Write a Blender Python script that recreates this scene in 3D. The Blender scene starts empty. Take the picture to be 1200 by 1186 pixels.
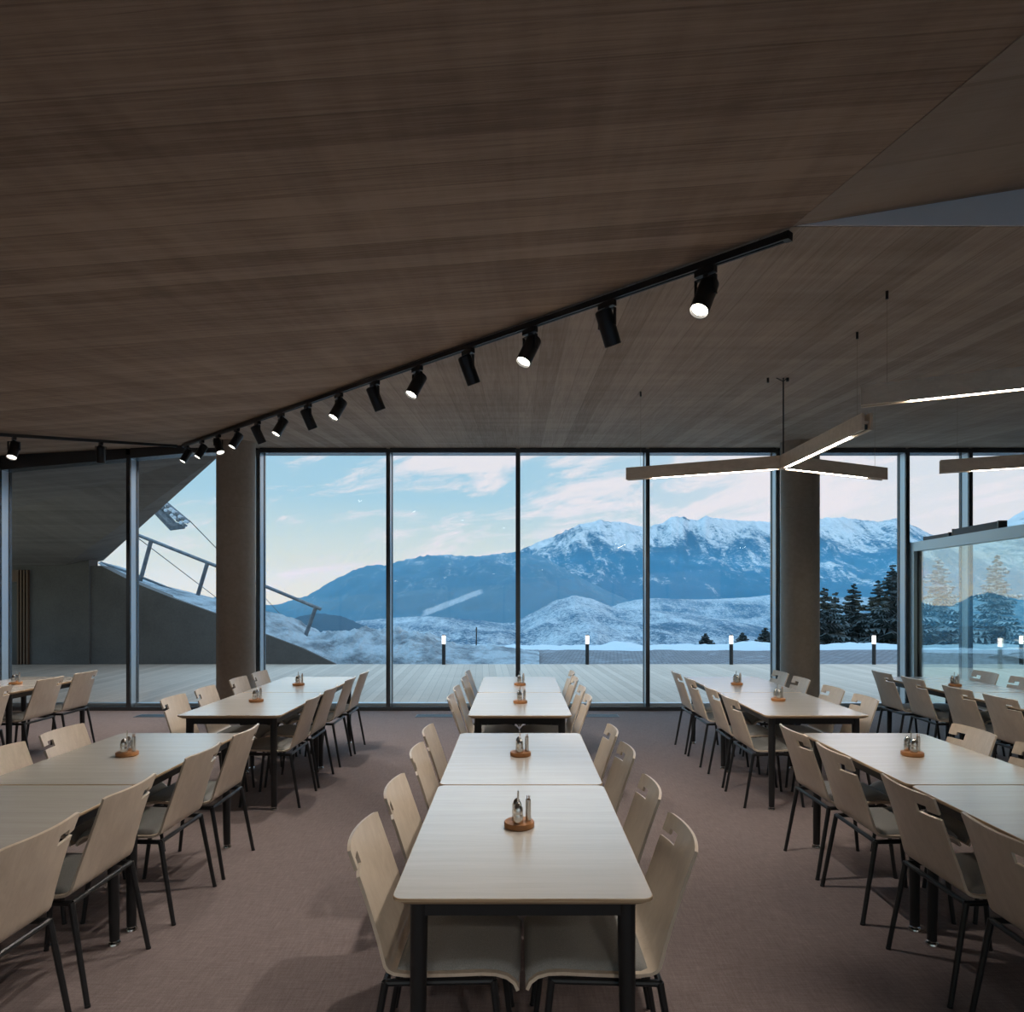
import bpy, bmesh, math, random
from mathutils import Vector, Matrix, noise
R = math.radians
PI = math.pi
random.seed(7)
SC = bpy.context.scene
COL = SC.collection

# ------------------------------------------------------------------ materials
def newmat(name):
    m = bpy.data.materials.new(name)
    m.use_nodes = True
    nt = m.node_tree
    for n in list(nt.nodes):
        nt.nodes.remove(n)
    out = nt.nodes.new('ShaderNodeOutputMaterial')
    return m, nt, out

def N(nt, kind, **kw):
    n = nt.nodes.new('ShaderNode' + kind)
    for k, v in kw.items():
        if k in n.inputs.keys() if isinstance(k, str) else False:
            n.inputs[k].default_value = v
        else:
            setattr(n, k, v)
    return n

def S(n, **kw):
    for k, v in kw.items():
        n.inputs[k.replace('_', ' ')].default_value = v
    return n

def ramp(nt, fac, stops, interp='LINEAR'):
    r = nt.nodes.new('ShaderNodeValToRGB')
    r.color_ramp.interpolation = interp
    el = r.color_ramp.elements
    while len(el) < len(stops):
        el.new(0.5)
    for e, (p, c) in zip(el, stops):
        e.position = p
        e.color = (c[0], c[1], c[2], 1) if not isinstance(c, (int, float)) else (c, c, c, 1)
    nt.links.new(fac, r.inputs[0])
    return r.outputs[0]

def math_(nt, op, a, b=None, clamp=False):
    n = nt.nodes.new('ShaderNodeMath')
    n.operation = op
    n.use_clamp = clamp
    for i, v in enumerate((a, b)):
        if v is None:
            continue
        if isinstance(v, (int, float)):
            n.inputs[i].default_value = v
        else:
            nt.links.new(v, n.inputs[i])
    return n.outputs[0]

def mapr(nt, v, a, b, c=0.0, d=1.0, smooth=False):
    n = nt.nodes.new('ShaderNodeMapRange')
    if smooth:
        n.interpolation_type = 'SMOOTHSTEP'
    nt.links.new(v, n.inputs[0])
    for i, x in zip((1, 2, 3, 4), (a, b, c, d)):
        n.inputs[i].default_value = x
    return n.outputs[0]

def mixc(nt, fac, a, b, blend='MIX'):
    n = nt.nodes.new('ShaderNodeMix')
    n.data_type = 'RGBA'
    n.blend_type = blend
    for idx, v in ((0, fac), (6, a), (7, b)):
        if isinstance(v, (int, float)):
            n.inputs[idx].default_value = v
        elif isinstance(v, (tuple, list)):
            n.inputs[idx].default_value = (v[0], v[1], v[2], 1)
        else:
            nt.links.new(v, n.inputs[idx])
    return n.outputs[2]

def coords(nt, scale=(1, 1, 1), rot=(0, 0, 0), kind='Object'):
    if kind == 'World':
        g = nt.nodes.new('ShaderNodeNewGeometry')
        src = g.outputs['Position']
    else:
        t = nt.nodes.new('ShaderNodeTexCoord')
        src = t.outputs[kind]
    mp = nt.nodes.new('ShaderNodeMapping')
    mp.inputs['Scale'].default_value = scale
    mp.inputs['Rotation'].default_value = rot
    nt.links.new(src, mp.inputs[0])
    return mp.outputs[0]

def tnoise(nt, vec, scale, detail=4, rough=0.5, dist=0.0):
    n = nt.nodes.new('ShaderNodeTexNoise')
    n.inputs['Scale'].default_value = scale
    n.inputs['Detail'].default_value = detail
    n.inputs['Roughness'].default_value = rough
    n.inputs['Distortion'].default_value = dist
    nt.links.new(vec, n.inputs['Vector'])
    return n.outputs['Fac']

def bump(nt, h, strength=0.2, dist=0.01):
    b = nt.nodes.new('ShaderNodeBump')
    b.inputs['Strength'].default_value = strength
    b.inputs['Distance'].default_value = dist
    nt.links.new(h, b.inputs['Height'])
    return b.outputs[0]

def bsdf(nt, out, color, rough=0.5, metal=0.0, spec=0.5, normal=None, emis=None, estr=0.0):
    p = nt.nodes.new('ShaderNodeBsdfPrincipled')
    if isinstance(color, (tuple, list)):
        p.inputs['Base Color'].default_value = (color[0], color[1], color[2], 1)
    else:
        nt.links.new(color, p.inputs['Base Color'])
    if isinstance(rough, (int, float)):
        p.inputs['Roughness'].default_value = rough
    else:
        nt.links.new(rough, p.inputs['Roughness'])
    p.inputs['Metallic'].default_value = metal
    p.inputs['Specular IOR Level'].default_value = spec
    if normal is not None:
        nt.links.new(normal, p.inputs['Normal'])
    if emis is not None:
        p.inputs['Emission Color'].default_value = (*emis, 1)
        p.inputs['Emission Strength'].default_value = estr
    nt.links.new(p.outputs[0], out.inputs['Surface'])
    return p

M = {}
def mk(name):
    def deco(f):
        m, nt, out = newmat(name)
        f(nt, out)
        M[name] = m
    return deco

def wood(name, c1, c2, axis, rough=0.4, spec=0.5, sc=1.0, coat=0.0):
    m, nt, out = newmat(name)
    s = [26.0, 26.0, 26.0]
    s[axis] = 1.3
    v = coords(nt, [q * sc for q in s])
    a = tnoise(nt, v, 1.0, 5, 0.6, 0.6)
    b = tnoise(nt, v, 5.0, 3, 0.6)
    f = math_(nt, 'ADD', math_(nt, 'MULTIPLY', a, 0.7), math_(nt, 'MULTIPLY', b, 0.3))
    col = ramp(nt, f, [(0.3, c2), (0.62, c1)])
    p = bsdf(nt, out, col, rough, 0, spec, bump(nt, b, 0.05, 0.002))
    p.inputs['Coat Weight'].default_value = coat
    p.inputs['Coat Roughness'].default_value = .22
    M[name] = m

wood('tabletop_wood', (0.66, 0.625, 0.58), (0.575, 0.54, 0.495), 0, 0.24, 0.8, coat=0.9)
wood('chair_plywood', (0.69, 0.585, 0.475), (0.58, 0.48, 0.38), 2, 0.30, 0.5)
wood('tray_wood', (0.42, 0.19, 0.07), (0.30, 0.12, 0.04), 0, 0.45, 0.4, 3)
wood('beam_wood', (0.78, 0.66, 0.52), (0.64, 0.52, 0.39), 0, 0.5, 0.4)
wood('slat_wood', (0.13, 0.07, 0.04), (0.08, 0.04, 0.02), 2, 0.5, 0.4)

@mk('ply_edge')
def _(nt, out):
    v = coords(nt, (3, 3, 260))
    col = ramp(nt, tnoise(nt, v, 1.0, 2), [(0.4, (0.42, 0.28, 0.16)), (0.6, (0.60, 0.45, 0.30))])
    bsdf(nt, out, col, 0.5)

@mk('black_metal')
def _(nt, out):
    bsdf(nt, out, (0.012, 0.013, 0.015), 0.42, 0, 0.5)

@mk('steel')
def _(nt, out):
    bsdf(nt, out, (0.62, 0.60, 0.57), 0.22, 1.0)

@mk('cushion_fabric')
def _(nt, out):
    v = coords(nt, (1, 1, 1))
    f = tnoise(nt, v, 420, 2)
    col = ramp(nt, f, [(0.3, (0.22, 0.22, 0.212)), (0.7, (0.35, 0.348, 0.335))])
    bsdf(nt, out, col, 0.85, 0, 0.25, bump(nt, f, 0.25, 0.002))

@mk('carpet')
def _(nt, out):
    v = coords(nt, (1, 1, 1))
    va = coords(nt, (60, 6, 1), (0, 0, R(33)))
    vb = coords(nt, (6, 60, 1), (0, 0, R(27)))
    f1 = tnoise(nt, v, 240, 3, 0.7)
    f2 = math_(nt, 'MULTIPLY', math_(nt, 'ADD', tnoise(nt, va, 1.6, 3, .6), tnoise(nt, vb, 1.6, 3, .6)), 0.5)
    f3 = tnoise(nt, v, 0.7, 3)
    f = math_(nt, 'ADD', math_(nt, 'MULTIPLY', f1, 0.45), math_(nt, 'ADD', math_(nt, 'MULTIPLY', f2, 0.45), math_(nt, 'MULTIPLY', f3, 0.1)))
    col = ramp(nt, f, [(0.36, (0.135, 0.103, 0.098)), (0.52, (0.215, 0.172, 0.166)), (0.66, (0.31, 0.26, 0.25))])
    bsdf(nt, out, col, 0.95, 0, 0.15, bump(nt, f1, 0.4, 0.004))

def boardmat(name, axis, base, dark, streak=None, bw=0.16):
    """board-marked concrete: boards run along `axis` (0 = x, 1 = y)"""
    m, nt, out = newmat(name)
    g = nt.nodes.new('ShaderNodeNewGeometry')
    sx = nt.nodes.new('ShaderNodeSeparateXYZ')
    nt.links.new(g.outputs['Position'], sx.inputs[0])
    across = sx.outputs[1 - axis]
    along = sx.outputs[axis]
    q = math_(nt, 'DIVIDE', across, bw)
    fr = math_(nt, 'FRACT', q)
    fl = math_(nt, 'FLOOR', q)
    seam = math_(nt, 'LESS_THAN', fr, 0.045)
    wn = nt.nodes.new('ShaderNodeTexWhiteNoise')
    wn.noise_dimensions = '1D'
    nt.links.new(fl, wn.inputs['W'])
    s = [1.0, 1.0, 1.0]
    s[axis] = 0.9
    s[1 - axis] = 26.0
    v = coords(nt, s, kind='World')
    grain = tnoise(nt, v, 1.5, 6, 0.65, 1.4)
    v2 = coords(nt, (1, 1, 1), kind='World')
    blot = tnoise(nt, v2, 1.1, 5, 0.6)
    s3 = [1.0, 1.0, 1.0]
    s3[axis] = 9.0
    s3[1 - axis] = 0.8
    cross = tnoise(nt, coords(nt, s3, kind='World'), 0.8, 3, 0.6)
    f = math_(nt, 'ADD', math_(nt, 'MULTIPLY', grain, 0.42),
              math_(nt, 'ADD', math_(nt, 'MULTIPLY', blot, 0.25),
                    math_(nt, 'ADD', math_(nt, 'MULTIPLY', wn.outputs[0], 0.12), math_(nt, 'MULTIPLY', cross, 0.21))))
    col = ramp(nt, f, [(0.38, dark), (0.59, base)])
    col = mixc(nt, math_(nt, 'MULTIPLY', seam, 0.35), col, [c * 0.6 for c in dark])
    h = math_(nt, 'SUBTRACT', grain, math_(nt, 'MULTIPLY', seam, 0.5))
    bsdf(nt, out, col, 0.8, 0, 0.3, bump(nt, h, 0.35, 0.01))
    M[name] = m

boardmat('board_concrete_a', 0, (0.385, 0.28, 0.205), (0.20, 0.135, 0.092))
boardmat('board_concrete_b', 1, (0.44, 0.36, 0.295), (0.27, 0.21, 0.165))
boardmat('board_concrete_c', 0, (0.36, 0.29, 0.235), (0.30, 0.235, 0.185), bw=0.5)
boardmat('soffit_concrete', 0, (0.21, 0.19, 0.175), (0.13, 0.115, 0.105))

def concrete(name, c1, c2, sc=1.0):
    m, nt, out = newmat(name)
    v = coords(nt, (1, 1, 1), kind='World')
    f = math_(nt, 'ADD', math_(nt, 'MULTIPLY', tnoise(nt, v, 0.9 * sc, 6, 0.6), 0.7), math_(nt, 'MULTIPLY', tnoise(nt, v, 22 * sc, 3), 0.3))
    col = ramp(nt, f, [(0.35, c2), (0.65, c1)])
    bsdf(nt, out, col, 0.75, 0, 0.3, bump(nt, f, 0.15, 0.01))
    M[name] = m
concrete('lit_riser', (0.88, 0.86, 0.84), (0.84, 0.82, 0.80))  # light falling on the ceiling riser, put into its pale colour
concrete('column_concrete', (0.36, 0.31, 0.26), (0.26, 0.22, 0.18))
concrete('wall_concrete', (0.22, 0.19, 0.165), (0.17, 0.145, 0.125))
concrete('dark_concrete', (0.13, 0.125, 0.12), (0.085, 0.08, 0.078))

@mk('aluminium_frame')
def _(nt, out):
    bsdf(nt, out, (0.030, 0.036, 0.043), 0.26, 0.0, 0.9)

@mk('sky_sheen_aluminium')
def _(nt, out):
    bsdf(nt, out, (0.50, 0.56, 0.60), 0.36, 0.85, 0.5)  # pale metal colour stands in for sky reflected on the frame sides

@mk('lobby_aluminium')
def _(nt, out):
    bsdf(nt, out, (0.50, 0.58, 0.60), 0.38, 0.7, 0.5)

def glassmat(name, tint, r0):
    m, nt, out = newmat(name)
    lw = nt.nodes.new('ShaderNodeLayerWeight')
    lw.inputs[0].default_value = 0.5
    p = math_(nt, 'POWER', lw.outputs['Facing'], 5.0)
    f = math_(nt, 'ADD', math_(nt, 'MULTIPLY', p, 1.0 - r0), r0, True)
    t = nt.nodes.new('ShaderNodeBsdfTransparent')
    t.inputs[0].default_value = (*tint, 1)
    gl = nt.nodes.new('ShaderNodeBsdfGlossy')
    gl.inputs['Roughness'].default_value = 0.0
    gl.inputs['Color'].default_value = (1, 1, 1, 1)
    mx = nt.nodes.new('ShaderNodeMixShader')
    nt.links.new(f, mx.inputs[0])
    nt.links.new(t.outputs[0], mx.inputs[1])
    nt.links.new(gl.outputs[0], mx.inputs[2])
    nt.links.new(mx.outputs[0], out.inputs['Surface'])
    M[name] = m
glassmat('window_glass', (0.965, 0.985, 0.99), 0.012)
glassmat('lobby_glass', (0.84, 0.93, 0.90), 0.22)

@mk('lamp_glow')
def _(nt, out):
    bsdf(nt, out, (0.9, 0.9, 0.9), 0.4, 0, 0.5, None, (1.0, 0.93, 0.80), 9.0)
@mk('led_glow')
def _(nt, out):
    bsdf(nt, out, (0.9, 0.9, 0.9), 0.4, 0, 0.5, None, (1.0, 0.88, 0.74), 38.0)
@mk('bollard_glow')
def _(nt, out):
    bsdf(nt, out, (0.9, 0.9, 0.9), 0.4, 0, 0.5, None, (1.0, 0.90, 0.80), 2.2)

@mk('deck_planks')
def _(nt, out):
    g = coords(nt, (1, 1, 1), (0, 0, R(87)), kind='World')
    sx = nt.nodes.new('ShaderNodeSeparateXYZ')
    nt.links.new(g, sx.inputs[0])
    q = math_(nt, 'DIVIDE', sx.outputs[1], 0.145)
    fr = math_(nt, 'FRACT', q)
    fl = math_(nt, 'FLOOR', q)
    seam = math_(nt, 'LESS_THAN', fr, 0.07)
    wn = nt.nodes.new('ShaderNodeTexWhiteNoise')
    wn.noise_dimensions = '1D'
    nt.links.new(fl, wn.inputs['W'])
    q2 = math_(nt, 'ADD', math_(nt, 'DIVIDE', sx.outputs[0], 2.2), math_(nt, 'MULTIPLY', wn.outputs[0], 5.0))
    seam2 = math_(nt, 'LESS_THAN', math_(nt, 'FRACT', q2), 0.008)
    gr = tnoise(nt, coords(nt, (2.2, 12, 1), (0, 0, R(87)), kind='World'), 1.0, 5, .7)
    bl = tnoise(nt, coords(nt, (1, 1, 1), kind='World'), 0.9, 4, .6)
    f = math_(nt, 'ADD', math_(nt, 'MULTIPLY', gr, 0.35), math_(nt, 'ADD', math_(nt, 'MULTIPLY', wn.outputs[0], 0.3), math_(nt, 'MULTIPLY', bl, 0.35)))
    col = ramp(nt, f, [(0.25, (0.43, 0.335, 0.27)), (0.7, (0.60, 0.475, 0.385))])
    sm = math_(nt, 'MAXIMUM', seam, seam2)
    col = mixc(nt, math_(nt, 'MULTIPLY', sm, 0.5), col, (0.24, 0.20, 0.17))
    bsdf(nt, out, col, 0.7, 0, 0.3, bump(nt, math_(nt, 'SUBTRACT', gr, sm), 0.2, 0.01))

@mk('cobbles')
def _(nt, out):
    v = coords(nt, (1, 1, 1), (0, 0, R(8)), kind='World')
    b = nt.nodes.new('ShaderNodeTexBrick')
    nt.links.new(v, b.inputs['Vector'])
    b.inputs['Scale'].default_value = 1.0
    b.inputs['Brick Width'].default_value = 0.2
    b.inputs['Row Height'].default_value = 0.2
    b.inputs['Mortar Size'].default_value = 0.022
    b.inputs['Color1'].default_value = (0.085, 0.10, 0.125, 1)
    b.inputs['Color2'].default_value = (0.14, 0.16, 0.19, 1)
    b.inputs['Mortar'].default_value = (0.04, 0.05, 0.06, 1)
    f = tnoise(nt, v, 1.2, 5, .7)
    col = mixc(nt, mapr(nt, f, 0.56, 0.72, 0, .6), b.outputs[0], (0.36, 0.42, 0.48))
    bsdf(nt, out, col, 0.6, 0, 0.4)

@mk('snow')
def _(nt, out):
    v = coords(nt, (1, 1, 1), kind='World')
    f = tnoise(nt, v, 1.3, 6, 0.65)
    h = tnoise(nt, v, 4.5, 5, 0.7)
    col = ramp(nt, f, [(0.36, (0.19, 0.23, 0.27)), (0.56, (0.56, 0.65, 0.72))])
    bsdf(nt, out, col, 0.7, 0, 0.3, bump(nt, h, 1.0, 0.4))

@mk('fresh_snow')
def _(nt, out):
    bsdf(nt, out, (0.47, 0.545, 0.61), 0.7, 0, 0.3)

def mountain_mat(name, snow_lo, snow_hi, nscale, bias, forest=(0.035, 0.05, 0.06), w=(.45, .35, .3), gain=5.0, soft=.22, snow=(.46, .49, .52), run=None):
    m, nt, out = newmat(name)
    g = nt.nodes.new('ShaderNodeNewGeometry')
    sx = nt.nodes.new('ShaderNodeSeparateXYZ')
    nt.links.new(g.outputs['Position'], sx.inputs[0])
    hgt = mapr(nt, sx.outputs[2], snow_lo, snow_hi)
    v = coords(nt, (nscale, nscale * 0.22, nscale * 0.22), kind='World')
    v2 = coords(nt, (nscale, nscale, nscale), kind='World')
    gully = tnoise(nt, v, 5.0, 8, 0.72, 0.5)
    patch = tnoise(nt, v2, 1.0, 6, 0.62, 0.4)
    fine = tnoise(nt, v2, 24.0, 4, 0.8)
    nz = math_(nt, 'ADD', math_(nt, 'MULTIPLY', gully, w[0]), math_(nt, 'ADD', math_(nt, 'MULTIPLY', patch, w[1]), math_(nt, 'MULTIPLY', fine, w[2])))
    t = math_(nt, 'ADD', hgt, math_(nt, 'MULTIPLY', math_(nt, 'SUBTRACT', nz, 0.5 * sum(w)), gain))
    s_ = mapr(nt, t, bias - soft, bias + soft)
    if run:
        (xa, za), (xb, zb), wd = run
        L = math.hypot(xb - xa, zb - za); ux, uz = (xb - xa) / L, (zb - za) / L
        dx = math_(nt, 'SUBTRACT', sx.outputs[0], xa); dz = math_(nt, 'SUBTRACT', sx.outputs[2], za)
        along = math_(nt, 'ADD', math_(nt, 'MULTIPLY', dx, ux), math_(nt, 'MULTIPLY', dz, uz))
        off = math_(nt, 'ABSOLUTE', math_(nt, 'ADD', math_(nt, 'MULTIPLY', dx, -uz), math_(nt, 'MULTIPLY', dz, ux)))
        off = math_(nt, 'ADD', off, math_(nt, 'MULTIPLY', fine, wd))
        inside = math_(nt, 'MULTIPLY', mapr(nt, off, wd * 1.25, wd * 1.0), math_(nt, 'MULTIPLY', mapr(nt, along, 0, 15), mapr(nt, along, L, L - 15)))
        s_ = math_(nt, 'MAXIMUM', s_, math_(nt, 'MULTIPLY', inside, .7))
    tone = tnoise(nt, v, 14.0, 5, 0.7)
    sn = mixc(nt, mapr(nt, tone, .35, .65), [c * .72 for c in snow], snow)
    col = mixc(nt, s_, forest, sn)
    bsdf(nt, out, col, 0.9, 0, 0.1)
    M[name] = m
mountain_mat('alpine_slopes', -60, 620, 0.0016, 0.67, (.022, .04, .055), (.5, .3, .3), 6.0, .2, (.56, .58, .60))
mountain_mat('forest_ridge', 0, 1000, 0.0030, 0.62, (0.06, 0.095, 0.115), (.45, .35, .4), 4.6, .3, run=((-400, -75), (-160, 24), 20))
mountain_mat('foothill_snow', -600, 200, 0.0045, 0.62, (0.035, 0.05, 0.07), (.3, .5, .6), 5.0, .30, (.42, .48, .53))
mountain_mat('dark_hill', 100, 1400, 0.006, 0.6, gain=1.5)

def needles(name, c, snowy):
    m, nt, out = newmat(name)
    v = coords(nt, (1, 1, 1), kind='World')
    g = nt.nodes.new('ShaderNodeNewGeometry')
    sx = nt.nodes.new('ShaderNodeSeparateXYZ')
    nt.links.new(g.outputs['Normal'], sx.inputs[0])
    f = tnoise(nt, v, 3.0, 4, .7)
    s = math_(nt, 'MULTIPLY', mapr(nt, math_(nt, 'ADD', f, math_(nt, 'MULTIPLY', sx.outputs[2], 0.15)), 0.50, 0.66), snowy)
    col = mixc(nt, s, c, (0.7, 0.75, 0.8))
    bsdf(nt, out, col, 0.9, 0, 0.1)
    M[name] = m
needles('fir_needles', (0.022, 0.032, 0.030), 0.12)
needles('snowy_needles', (0.06, 0.075, 0.075), 0.95)
@mk('bark')
def _(nt, out):
    bsdf(nt, out, (0.05, 0.04, 0.035), 0.9)
@mk('galvanised')
def _(nt, out):
    v = coords(nt, (1, 1, 1))
    col = ramp(nt, tnoise(nt, v, 9, 3), [(0.4, (0.10, 0.115, 0.13)), (0.6, (0.16, 0.18, 0.20))])
    bsdf(nt, out, col, 0.5, 0.3)
@mk('grille')
def _(nt, out):
    bsdf(nt, out, (0.12, 0.16, 0.19), 0.4, 0.6)

# ------------------------------------------------------------------ mesh helpers
class MB:
    def __init__(self):
        self.bm = bmesh.new()
    def box(self, x0, x1, y0, y1, z0, z1, mat=None):
        return self.hexa([(x0, y0, z0), (x1, y0, z0), (x1, y1, z0), (x0, y1, z0),
                          (x0, y0, z1), (x1, y0, z1), (x1, y1, z1), (x0, y1, z1)], mat)
    def hexa(self, p, mat=None):
        v = [self.bm.verts.new(q) for q in p]
        if mat:
            for q in v:
                q.co = mat @ q.co
        for f in ((0, 3, 2, 1), (4, 5, 6, 7), (0, 1, 5, 4), (1, 2, 6, 5), (2, 3, 7, 6), (3, 0, 4, 7)):
            self.bm.faces.new([v[i] for i in f])
        return v
    def prism(self, pts, vec):
        """polygon (3D points) swept by vec"""
        vec = Vector(vec)
        a = [self.bm.verts.new(p) for p in pts]
        b = [self.bm.verts.new(Vector(p) + vec) for p in pts]
        n = len(pts)
        self.bm.faces.new(a[::-1])
        self.bm.faces.new(b)
        for i in range(n):
            j = (i + 1) % n
            self.bm.faces.new([a[i], a[j], b[j], b[i]])
    def tube(self, pts, r, seg=10, caps=True):
        """tube along a polyline; r a number or one per point"""
        pts = [Vector(p) for p in pts]
        rs = r if isinstance(r, (list, tuple)) else [r] * len(pts)
        rings = []
        for i, p in enumerate(pts):
            d = (pts[min(i + 1, len(pts) - 1)] - pts[max(i - 1, 0)]).normalized()
            up = Vector((0, 0, 1)) if abs(d.z) < 0.9 else Vector((0, 1, 0))
            u = d.cross(up).normalized()
            w = d.cross(u).normalized()
            rings.append([self.bm.verts.new(p + (u * math.cos(2 * PI * k / seg) + w * math.sin(2 * PI * k / seg)) * rs[i]) for k in range(seg)])
        for a, b in zip(rings, rings[1:]):
            for k in range(seg):
                self.bm.faces.new([a[k], a[(k + 1) % seg], b[(k + 1) % seg], b[k]])
        if caps:
            self.bm.faces.new(rings[0][::-1])
            self.bm.faces.new(rings[-1])
    def lathe(self, prof, seg=20, center=(0, 0, 0), mat=None):
        c = Vector(center)
        rings = []
        for r, z in prof:
            ring = []
            for k in range(seg):
                q = Vector((r * math.cos(2 * PI * k / seg), r * math.sin(2 * PI * k / seg), z))
                if mat:
                    q = mat @ q
                ring.append(self.bm.verts.new(q + c))
            rings.append(ring)
        for a, b in zip(rings, rings[1:]):
            for k in range(seg):
                self.bm.faces.new([a[k], a[(k + 1) % seg], b[(k + 1) % seg], b[k]])
        self.bm.faces.new(rings[0][::-1])
        self.bm.faces.new(rings[-1])
    def grid(self, rows):
        vs = [[self.bm.verts.new(p) for p in r] for r in rows]
        for i in range(len(vs) - 1):
            for j in range(len(vs[0]) - 1):
                self.bm.faces.new([vs[i][j], vs[i][j + 1], vs[i + 1][j + 1], vs[i + 1][j]])
        return vs
    def build(self, name, mat, parent=None, smooth=True, angle=35, bevel=0.0, recalc=True, loc=None):
        if bevel:
            bmesh.ops.bevel(self.bm, geom=[e for e in self.bm.edges if e.is_manifold and e.calc_face_angle(0) > 0.6],
                            offset=bevel, segments=2, affect='EDGES', profile=0.5)
        if recalc:
            bmesh.ops.recalc_face_normals(self.bm, faces=self.bm.faces)
        me = bpy.data.meshes.new(name)
        self.bm.to_mesh(me)
        self.bm.free()
        for q in (mat if isinstance(mat, (list, tuple)) else [mat]):
            me.materials.append(M[q])
        if smooth:
            for p in me.polygons:
                p.use_smooth = True
            me.set_sharp_from_angle(angle=R(angle))
        o = bpy.data.objects.new(name, me)
        COL.objects.link(o)
        if parent is not None:
            o.parent = parent
        if loc is not None:
            o.location = loc
        return o

def tag(o, label=None, cat=None, group=None, kind=None):
    if label: o['label'] = label
    if cat: o['category'] = cat
    if group: o['group'] = group
    if kind: o['kind'] = kind
    return o

def empty(name, loc=(0, 0, 0), rz=0.0, label=None, cat=None, group=None, kind=None):
    o = bpy.data.objects.new(name, None)
    o.empty_display_size = 0.1
    COL.objects.link(o)
    o.location = loc
    o.rotation_euler = (0, 0, rz)
    return tag(o, label, cat, group, kind)

KIDS = {}
def kids(o):
    return [c for c in bpy.data.objects if c.parent == o]
def copy_tree(o, tree=None, parent=None):
    """tree: nested list of (object, subtree) captured once from the prototype"""
    if tree is None:
        tree = get_tree(o)
    c = o.copy()
    COL.objects.link(c)
    if parent is not None:
        c.parent = parent
    for ch, sub in tree:
        copy_tree(ch, sub, c)
    return c
def get_tree(o):
    if o.name not in KIDS:
        KIDS[o.name] = [(c, get_tree(c)) for c in kids(o)]
    return KIDS[o.name]

# camera calibration of the place: horizon, eye height (used to turn measured sight lines into places)
EYE = 1.66
def at(px, py, d):
    return Vector(((px - 607) * d / 800.0, d, EYE - (py - 698) * d / 800.0))

# ------------------------------------------------------------------ room shell
def zA(x, y): return 2.782 + 0.0744 * x + 0.1422 * y
def zB(x, y): return 3.79 + 0.0713 * (y - 9.84)
def zC(x, y): return 3.306 + 0.163 * (x - 1.223) + 0.1534 * (y - 3.048)
def zE(x, y): return 2.635 + 0.0553 * x + 0.1482 * y
XL, XR, YB, YW = -9.40, 7.60, -4.0, 9.84
P0 = (1.223, 3.048); Q = (-4.71, 9.62); RR = (-6.96, 2.36)

def slab(name, poly, zf, mat, th=0.25):
    b = MB()
    b.prism([(x, y, zf(x, y)) for x, y in poly], (0, 0, th))
    return tag(b.build(name, mat, smooth=False), kind='structure')
slab('ceiling', [P0, Q, RR, (XL - .1, 2.36), (XL - .1, YB - .1), (1.80, YB - .1)], zA, 'board_concrete_a')
slab('ceiling_fold', [P0, (XR + .1, 3.048), (XR + .1, 10.1), (-4.71, 10.1), Q], zB, 'board_concrete_b')
slab('ceiling_rise', [P0, (1.80, YB - .1), (XR + .1, YB - .1), (XR + .1, 3.10)], zC, 'board_concrete_c')
slab('ceiling_corner', [Q, (-4.71, 10.1), (XL - .1, 10.1), (XL - .1, 2.30), (RR[0] - .02, 2.30), RR], zE, 'board_concrete_a')
b = MB()
b.prism([(P0[0] + .02, 3.04, 3.309), (XR + .1, 3.04, 3.306), (XR + .1, 3.04, zC(XR + .1, 3.04))], (0, 0.012, 0))
tag(b.build('ceiling_riser', 'lit_riser', smooth=False), kind='structure')

b = MB(); b.box(XL - .1, XR + .1, YB - .1, YW + .02, -0.2, 0)
tag(b.build('floor', 'carpet', smooth=False), kind='structure')
b = MB(); b.box(XL - .15, XL, YB - .1, 10.05, 0, 4.2)
tag(b.build('wall_left', 'wall_concrete', smooth=False), kind='structure')
b = MB(); b.box(XR, XR + .15, YB - .1, 10.05, 0, 4.6)
tag(b.build('wall_right', 'wall_concrete', smooth=False), kind='structure')
b = MB()
b.box(XL, -8.2, YB - .15, YB, 0, 4.0); b.box(7.2, XR, YB - .15, YB, 0, 4.0)
b.box(-8.2, 7.2, YB - .15, YB, 0, .12); b.prism([(-8.2, YB - .15, 1.50), (7.2, YB - .15, 2.62), (7.2, YB - .15, 4.0), (-8.2, YB - .15, 4.0)], (0, .15, 0))
tag(b.build('wall_back', 'wall_concrete', smooth=False), kind='structure')
# unseen second window front, added to let more daylight into the room
w = empty('window_11', (-.5, YB, 0), kind='structure')
b = MB()
for k in range(9):
    x = -7.7 + 15.4 * k / 8
    b.box(x - .03, x + .03, -.14, -.01, .12, 1.50 + 1.12 * k / 8)
b.build('frame', 'aluminium_frame', w, smooth=False)
b = MB(); b.prism([(-7.7, -.08, .12), (7.7, -.08, .12), (7.7, -.08, 2.62), (-7.7, -.08, 1.50)], (0, .012, 0))
b.build('pane', 'window_glass', w, smooth=False)
b = MB(); b.box(-40, 40, -60, YB - .2, -.3, -.05)  # unseen snow ground, added to block sky light from below
tag(b.build('added_yard', 'snow', smooth=False), kind='structure')

# columns
for i, (cx, nm) in enumerate(((-3.84, 'left'), (3.84, 'right'))):
    b = MB()
    zt = zB(cx, 9.3) + .04
    b.lathe([(0.243, 0.0), (0.25, 0.004), (0.25, 2.83), (0.247, 2.834), (0.247, 2.842), (0.25, 2.846), (0.25, zt)], 48)
    o = b.build('column_' + nm, 'column_concrete', angle=20)
    o.location = (cx, 9.30, 0)
    tag(o, 'round concrete column on the %s, in front of the glazing' % nm, 'column', kind='structure')

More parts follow.
